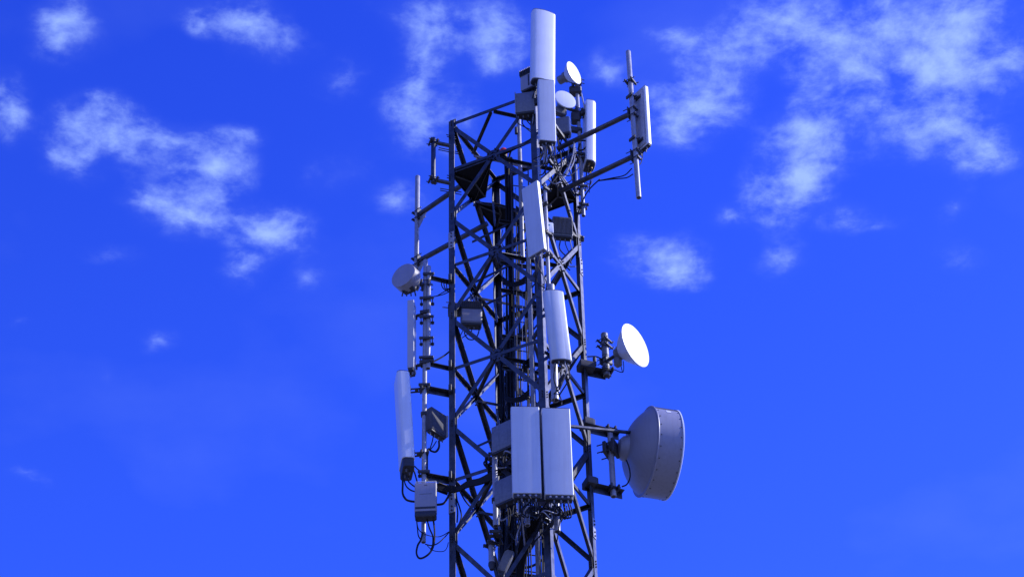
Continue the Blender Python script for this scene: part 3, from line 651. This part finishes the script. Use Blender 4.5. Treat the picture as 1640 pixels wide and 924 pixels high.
# drum dish
dL, nL = dish('drum shaped grey dish facing down left on the long left pole', at(645.5, 441, -.72), 237, .445, .06, DIM, .16, DIM, pole_at=Vector((PD.x, PD.y, 0)), unit=(.16, .10))
cL = at(655, 462, -.58)
P(lambda b: (b.box(cL, (.22, .14, .12), (az_vec(-30), az_vec(60), Vector((0, 0, 1))), .02),) + tuple(b.tube([cL + Vector((x, 0, -.05)), cL + Vector((x * 1.2, 0, -.16))], .012, 6) for x in (-.09, -.03, .03, .09)), 'radio_box', DARK, dL)
P(lambda b: b.box(at(670, 455, -.52), (.02, .10, .22), (az_vec(20), az_vec(110), Vector((0, 0, 1)))), 'bracket_plate', PALE, dL)
# the large dish
AZW = 16; nW = az_vec(AZW); cW = at(1034, 723, .62) + nW * .405
pWd, WT, WB = pole('mounting_pole', 'grey pole between two channel arms carrying the large shrouded dish', (976.5, 690), (983, 795), .50, .046, PALE, GP); PW = WB.copy()
tW = thing('microwave_dish', cW - nW * .8, 'large grey shrouded dish seen from behind at the right', 'dish antenna')
rW = .712
P(lambda b: b.lathe(cW, nW, [(-.020, rW * 1.012), (.0, rW * 1.012), (.010, rW * .985), (.028, rW * .5), (.032, .001)], 72), 'radome', WHITE, tW)
shr = P(lambda b: b.lathe(cW, nW, [(-.404, rW * .998), (-.022, rW * .998)], 72), 'shroud', SHELL, tW)
P(lambda b: b.lathe(cW, nW, [(-.425, rW * .97), (-.425, rW * 1.016), (-.412, rW * 1.024), (-.400, rW * 1.016), (-.398, rW * .99)], 72), 'rim', SHELL, tW)
refl = P(lambda b: b.lathe(cW, nW, [(-.405 - .335 * (1 - (q * .80 + .20) ** 2.7), rW * (.2 + .8 * q) * .985) for q in [j / 14 for j in range(15)]], 72), 'reflector', SHELL, tW)
hubc = cW - nW * .72
hub = P(lambda b: b.lathe(hubc, nW, [(-.13, .10), (-.125, .13), (-.07, .19), (.0, .215), (.12, .23)], 40), 'hub', SHELL, tW)
s, n, u = frame(nW)
def bolts(b):
    for j in range(24):
        a = R(j * 15); d = s * math.cos(a) + u * math.sin(a); b.tube([cW + d * (rW * 1.0) - nW * .045, cW + d * (rW * 1.008) - nW * .045], .010, 6)
        b.tube([cW + d * (rW * 1.0) - nW * .37, cW + d * (rW * 1.008) - nW * .37], .010, 6)
P(bolts, 'rivets', CLAMP, shr)
def seam(b):
    for a in (132, 141):
        d = s * math.cos(R(a)) + u * math.sin(R(a)); b.bar(cW + d * (rW * 1.001) - nW * .39, cW + d * (rW * 1.001) - nW * .03, .012, .006, d)
P(seam, 'seam', CLAMP, shr)
d = -s * .0 + Vector((0, 0, 0))
for (a, h, w_) in ((150, -.20, .07),):
    d = s * math.cos(R(a)) + u * math.sin(R(a)); P(lambda b: b.box(cW + d * (rW * 1.001) + nW * h, (.075, .004, .075), (nW, d, nW.cross(d))), 'sticker', LABEL, shr)
q = Vector((PW.x, PW.y, hubc.z - .03))
def wb(b):
    d = (hubc - nW * .2 - q); d.z = 0; d.normalize(); k = Vector((-d.y, d.x, 0))
    b.box((q + hubc - nW * .2) / 2, (.2, (hubc - nW * .2 - q).length, .16), (k, d, Vector((0, 0, 1))), .015)
    b.box(q - d * .07, (.24, .06, .22), (k, d, Vector((0, 0, 1))), .01); b.box(q + d * .07, (.24, .05, .26), (k, d, Vector((0, 0, 1))), .01)
    for sg in (1, -1):
        for e in (-.07, .07): b.tube([q + k * sg * .09 + Vector((0, 0, e)) + d * .1, q + k * sg * .09 + Vector((0, 0, e)) - d * .20], .010, 6)
P(wb, 'mounting_bracket', CLAMP, tW)
for (pa, pb) in (((945, 684), (1001, 692)), ((950, 779), (996, 785))):
    z = at(977 if pa[1] < 700 else 982, 689 if pa[1] < 700 else 783, .50).z; e = Vector((right.x, right.y, z)); d = Vector((PW.x, PW.y, z)) - e; L = d.length; d.normalize()
    arm(pWd, e - d * .12, e + d * (L + .17), .11, STEEL, 'channel_arm')
    P(lambda b: b.box(e - d * .06, (.16, .24, .13), (d, Vector((-d.y, d.x, 0)), Vector((0, 0, 1))), .01), 'leg_clamp', CLAMP, pWd)
    P(lambda b: b.tube([e + d * .06, e + d * .06 + Vector((0, 0, .13))], .03, 8), 'bolt_head', CLAMP, pWd)
    clamp(pWd, Vector((PW.x, PW.y, z)), .046, d, .05, h=.09)
st = MB(); st.tube([mid(1, 6.05) + Vector((0, -.25, .35)) * 0 + at(905, 681.5, -.45) - mid(1, 6.05), at(1010, 692.5, .34)], .030, 10)
tag(st.build('stay_rod', STEEL), 'long thin steel stay rod from the tower to the large dish hub', 'rod')

jumper(tW, [at(1003, 736, .45), at(1008, 750, .45), at(1009, 764, .5), at(1004, 775, .5), at(996, 779, .5)], .012)
# ------------------------------------------------------------------ beacon
bc = at(806.5, 251.5, -.58)
tBk = thing('beacon_light', bc, 'red obstruction light among the steel at the tower head', 'beacon')
P(lambda b: b.lathe(bc, Vector((0, 0, 1)), [(-.10, .03), (-.02, .035), (-.02, .062), (.02, .062), (.02, .05)], 16), 'base', CLAMP, tBk)
P(lambda b: b.lathe(bc + Vector((0, 0, .02)), Vector((0, 0, 1)), [(0, .066), (.10, .070), (.14, .060), (.17, .035), (.18, .002)], 18), 'lens', RED, tBk)
arm(tBk, bc - Vector((0, 0, .1)), mid(0, 1.1), .05)

# ------------------------------------------------------------------ cables
def cable_thing(name, label, paths, r, cat='cable', group=None, mat=BLACK):
    o = paths[0][0]
    t = thing(name, o, label, cat, group)
    for p in paths: P(lambda b: b.tube(smooth_path(p), r, 6), 'cable', mat, t)
    return t
def run(px0, py0, px1, py1, Y, n, spread, wob=.012, seed=0):
    rr = random.Random(seed); a, c = at(px0, py0, Y), at(px1, py1, Y); out = []
    for j in range(n):
        off = Vector(((j - (n - 1) / 2) * spread, (j % 3) * .028, 0)); m = 9
        out.append([a.lerp(c, i / m) + off + Vector((rr.uniform(-wob, wob), rr.uniform(-wob, wob), 0)) for i in range(m + 1)])
    return out
cable_thing('cable_bundle', 'thick black cable bundle running straight down the middle of the tower', run(815, 252, 822, 1000, -.02, 8, .017, .012, 1), .017, 'cables')
cable_thing('cable_bundle', 'black cable bundle running down beside the back leg', run(804.5, 540, 809, 1000, .30, 5, .019, .014, 2), .017, 'cables')
cable_thing('cable_bundle', 'black cable bundle running down the inside of the front leg', run(862, 235, 868, 1000, -.82, 3, .022, .016, 3), .013, 'cables')
cable_thing('cable_bundle', 'loose black cables gathered from the twin panels down into the tower', [[at(868 + 6 * j, 812, -1.25), at(858 + 3 * j, 835, -1.1), at(843 + 3 * j, 862, -.8), at(834 + 2 * j, 905, -.5), at(832 + 2 * j, 1000, -.4)] for j in range(-3, 4)], .014, 'cables')
cable_thing('safety_wire', 'thin steel wire hanging straight down along the ladder', [[at(826, 300, -.2), at(827.5, 500, -.2), at(830, 1000, -.2)]], .005, 'wire', None, WIRE)
cable_thing('safety_wire', 'second thinner wire hanging between ladder and front leg', [[at(834.5, 300, -.25), at(836.5, 500, -.25), at(839, 1000, -.25)]], .003, 'wire', None, PALE)
cable_thing('cable_bundle', 'black cables running down between the ladder and the pale channel', run(844, 300, 848, 1000, -.35, 3, .024, .018, 5), .012, 'cables')
cable_thing('cable_bundle', 'black feeder cables running down behind the ladder near the back of the tower', run(829, 330, 834, 1000, .55, 3, .022, .015, 6), .014, 'cables')
for (px, py, nm_) in ((846, 500, 'upper'), (845, 583, 'lower')):
    c0 = at(px, py, -.55); rr_ = random.Random(py)
    cable_thing('cable_coil', nm_ + ' of two black cable clumps tied beside the pale channel', [[c0 + Vector((rr_.uniform(-.03, .03) + .06 * math.cos(a + j), rr_.uniform(-.05, .05), .09 * math.sin(a * 1.3 + j))) for a in (0, 1, 2.1, 3.2, 4.1, 5.2, 6.2)] for j in range(5)], .015, 'cables')
c0 = at(800, 747, -.62); rr_ = random.Random(4)
cable_thing('cable_coil', 'big black tangle of cable loops at the beam joint left of the twin panels', [[c0 + Vector((rr_.uniform(-.04, .04) + .20 * math.cos(a + j), rr_.uniform(-.10, .10), .12 * math.sin(a * 1.2 + j * .7))) for a in (0, 1, 2.1, 3.2, 4.1, 5.2, 6.2)] for j in range(8)], .014, 'cables')
for q, (px, py, nm_) in enumerate(((806, 455, 'upper'), (808, 640, 'lower'))):
    c0 = at(px, py, -.2); c1 = at(px + 40, py - 4, -.5)
    cable_thing('hanging_cable', nm_ + ' of two black cable swags strung across the inside of the tower', [[c0 + Vector((0, 0, .03 * j)), c0.lerp(c1, .3) - Vector((0, 0, .05 - .02 * j)), c0.lerp(c1, .65) - Vector((0, 0, .06 - .03 * j)), c1 + Vector((0, 0, .05 * j))] for j in range(4)], .014, 'cables')
# cable sweeping from the head node to the front leg
cable_thing('cable_bundle', 'thick black cables curving from the head centre up to the front leg', [[at(798, 247 + 2 * j, -.7), at(812, 241 + 2 * j, -.75), at(828, 234 + 1.5 * j, -.85), at(842, 228 + 1.5 * j, -.95), at(853, 219 + j, -1.0), at(855, 195, -1.05)] for j in range(3)], .016, 'cables')
cable_thing('hanging_cable', 'black cable arching down behind the red beacon', [[at(846, 226, -.9), at(828, 236, -.7), at(818, 243, -.6), at(815, 262, -.5), at(814, 300, -.4)]], .017, 'cable')
# right boom cables
cable_thing('hanging_cable', 'black cables drooping from the lower right boom to the long outrigger pole', [[at(957, 290, -.70), at(980, 285.5, -.85), at(1000, 281, -1.0), at(1012, 270, -1.06)], [at(957, 290, -.70), at(982, 287, -.85), at(1003, 285, -1.0), at(1014, 279, -1.06)]], .010, 'cable')
cable_thing('hanging_cable', 'black cable curving from the lower right boom down to the right leg', [[at(961, 287, -.72), at(947, 300, -.5), at(938, 312, -.2), at(930, 330, .1), at(925, 346, .25), at(925, 380, .3)]], .012, 'cable')
jumper(tI, [at(1030, 240, -1.0), at(1028.5, 254, -1.0), at(1026, 262, -1.02), at(1021, 266, -1.05)], .008)
jumper(tI, [at(1024, 238, -1.0), at(1023, 248, -1.0), at(1018, 252, -1.05)], .008)
# left side loops
GL = 'cables looping at the left pole'
for j, (r, pts) in enumerate(((.017, [(645, 758), (645, 775), (645, 790), (650, 799), (657, 802), (665, 803)]), (.011, [(650, 759), (654, 770), (660, 776), (666, 780)]), (.011, [(646, 763), (650, 777), (657, 784), (665, 787)]), (.012, [(662, 750), (665, 760), (668, 771), (670, 778)]))):
    jumper(tO, [at(x, y, -.55) for x, y in pts], r)
jumper(tO, [at(664, 746, -.52), at(669, 751, -.52), at(676, 755, -.50)], .009)
jumper(rQ, [at(699, 808, -.6), at(710, 806, -.55), at(716, 798, -.5), at(720, 790, -.42), at(722, 780, -.38)], .018)
jumper(rQ, [at(694, 832, -.7), at(696, 850, -.7), at(695, 870, -.7), at(689, 884, -.7), at(679, 892, -.7), at(671, 893, -.7), at(667, 885, -.7), at(669, 873, -.7), at(674, 864, -.68), at(677, 852, -.66)], .015)
jumper(rQ, [at(684, 832, -.68), at(688, 846, -.68), at(693, 858, -.68), at(693, 872, -.69), at(690, 880, -.69)], .012)
jumper(rQ, [at(667, 830, -.68), at(668.5, 845, -.68), at(670, 857, -.68), at(674, 864, -.68)], .010)
jumper(rQ, [at(667, 832, -.68), at(671, 848, -.66), at(683, 856, -.6), at(700, 859, -.5), at(709, 857, -.45), at(719, 851, -.40)], .007)
jumper(rQ, [at(681, 871, -.55), at(692, 873, -.5), at(702, 869, -.48), at(711, 861, -.45), at(719, 852, -.40)], .009)
jumper(rQ, [at(684, 873, -.55), at(692, 880, -.52), at(701, 882.5, -.5), at(711, 882, -.45), at(716, 876, -.42), at(718, 868, -.40)], .006)
jumper(rQ, [at(701, 783, -.55), at(711, 786, -.48), at(720, 791, -.40)], .006)
jumper(rP, [at(703, 706, -.42), at(703, 716, -.42), at(698, 723, -.44), at(691, 722, -.46), at(686, 719, -.48), at(684, 730, -.48), at(684, 770, -.48)], .017)
jumper(rP, [at(694, 698, -.46), at(692, 708, -.46), at(688, 720, -.48)], .009)
jumper(rP, [at(699, 706, -.44), at(694, 714, -.45), at(689, 720, -.48)], .008)
for j, (x, y) in enumerate(((709, 450), (711, 450), (713, 452))):
    cable_thing('hanging_cable', ('outermost', 'middle', 'innermost')[j] + ' of three black loops under the topmost left pole arm', [[at(x, 447, -.42), at(x - 2 + 2 * j, 455, -.42), at(x + 1 + j, 462, -.42), at(x + 7, 466 - 2 * j, -.40), at(722, 467 - 3 * j, -.36)]], .009, 'cable', None)
cable_thing('hanging_cable', 'two thin black cables strung from the double pole to the left leg', [[at(688, 476, -.5), at(700, 474, -.46), at(711, 471, -.42), at(722, 466, -.36)], [at(700, 474, -.46), at(710, 468, -.42), at(722, 462, -.36)]], .008, 'cable')
cable_thing('hanging_cable', 'black cable rising from the double pole to the left leg below its middle', [[at(692, 580, -.5), at(702, 575, -.46), at(712, 569, -.42), at(722, 561, -.36)]], .013, 'cable')
# cables along the lower left horizontal
cable_thing('cable_bundle', 'heavy black cables sagging along the lowest left beam into the tower', [[at(700, 775 + 1.5 * j, -.50), at(722, 779 + 1.5 * j, -.42), at(735, 780 + j, -.50), at(750, 771 + 1.5 * j, -.55), at(768, 767 + 1.5 * j, -.62), at(785, 758 + 2 * j, -.7), at(798, 748 + 2 * j, -.72)] for j in range(6)], .022, 'cables')
cable_thing('hanging_cable', 'black cables hanging down beside the left leg below the lowest beam', [[at(730, 784, -.35), at(732, 800, -.33), at(736, 812, -.33), at(739, 826, -.3), at(735, 840, -.3), at(728, 856, -.34)], [at(728, 788, -.35), at(731, 806, -.33), at(733, 820, -.33), at(732, 836, -.32)], [at(736, 785, -.4), at(744, 800, -.38), at(752, 810, -.35)]], .012, 'cable')
# radio box inside: loops underneath
for pts, r in (([(745, 528), (744, 534), (749, 542), (756, 544), (762, 541), (766, 534), (768, 524)], .010), ([(733, 520), (732, 532), (731, 545)], .009), ([(731, 546), (740, 541), (749, 535), (756, 530)], .007), ([(731, 546), (737, 538), (741, 530)], .007), ([(756, 524), (755, 530), (752, 532)], .008)):
    jumper(rR, [at(x, y, -.12) for x, y in pts], r)
for j in range(4): jumper(rR, [at(753 + 4 * j, 470 + 2 * j, .05), at(757 + 3 * j, 478 + 2 * j, .0), at(760 + 3 * j, 488, -.06)], .009, PALE if j % 2 else CLAMP)
# undergrowth of cables below the twin panels
rr = random.Random(11)
for t_, cps, tgt in ((tU, cU, (838, 860)), (tV, cV, (872, 858)), (rU1, cpU1, (826, 745)), (rU2, cpU2, (826, 862))):
    for j, p in enumerate(list(cps) + [q_ + Vector((.03, .03, 0)) for q_ in cps]):
        p = p - Vector((0, 0, .04)); d1 = rr.uniform(.18, .42)
        e = at(tgt[0] + rr.uniform(-22, 22), tgt[1] + rr.uniform(-22, 16), -.9 + rr.uniform(-.2, .3))
        m = Vector(((p.x + e.x) / 2 + rr.uniform(-.12, .12), p.y + rr.uniform(-.05, .25), min(p.z, e.z) - rr.uniform(-.1, .16)))
        jumper(t_, [p, p + Vector((rr.uniform(-.02, .02), .02, -d1 * .6)), m, e], rr.choice((.009, .011, .012)), BLACK if j % 7 else PALE)
for t_, cps, tx, ty in ((tA, cA, 857, 170), (tB, cB, 862, 275), (tS, cS, 868, 470), (tT, cT, 893, 640), (rD, cpD, 855, 215), (rC, cpC, 856, 190), (rX, cpX, 915, 420), (tH, cH, 935, 300), (rE, cpE, 905, 260)):
    for j, p in enumerate(cps):
        p = p - Vector((0, 0, .04)); e = at(tx + rr.uniform(-9, 9), ty + rr.uniform(-14, 14), p.y + .12 + rr.uniform(-.05, .15))
        dz = (p.z - e.z)
        jumper(t_, [p, p + Vector((rr.uniform(-.03, .03), rr.uniform(-.03, .06), -abs(dz) * .35 - .03)), e.lerp(p, .3) + Vector((rr.uniform(-.1, .1), rr.uniform(-.05, .1), -.06)), e], rr.choice((.008, .010, .011)), PALE if j == 3 else BLACK)
# tangle inside the head, between front leg and right pole
GT = 'loose black cables tangled inside the tower head'
for j in range(16):
    x0, y0 = rr.uniform(872, 925), rr.uniform(215, 262); x1, y1 = rr.uniform(865, 915), rr.uniform(255, 300)
    y_a, y_b = rr.uniform(-.8, .2), rr.uniform(-.7, .2)
    c = MB(); c.tube(smooth_path([at(x0, y0, y_a), at(x0 + rr.uniform(-12, 12), (y0 + y1) / 2 + rr.uniform(0, 14), (y_a + y_b) / 2), at((x0 + x1) / 2 + rr.uniform(-10, 10), y1 + rr.uniform(0, 12), y_b), at(x1, y1, y_b)]), rr.choice((.009, .012, .014)), 6)
    tag(c.build('loose_cable', PALE if j % 6 == 5 else BLACK), 'loose cable tangled inside the tower head under the upper right boom', 'cable', GT)
c = MB(); c.tube(smooth_path([at(925, 226, .1), at(938, 226, .05), at(940, 233, .05), at(934, 240, .08), at(926, 240, .12), at(929, 230, .1)]), .014, 6)
tag(c.build('hanging_cable', BLACK), 'black cable coiled in a ring in front of the white rounded panel at right', 'cable')
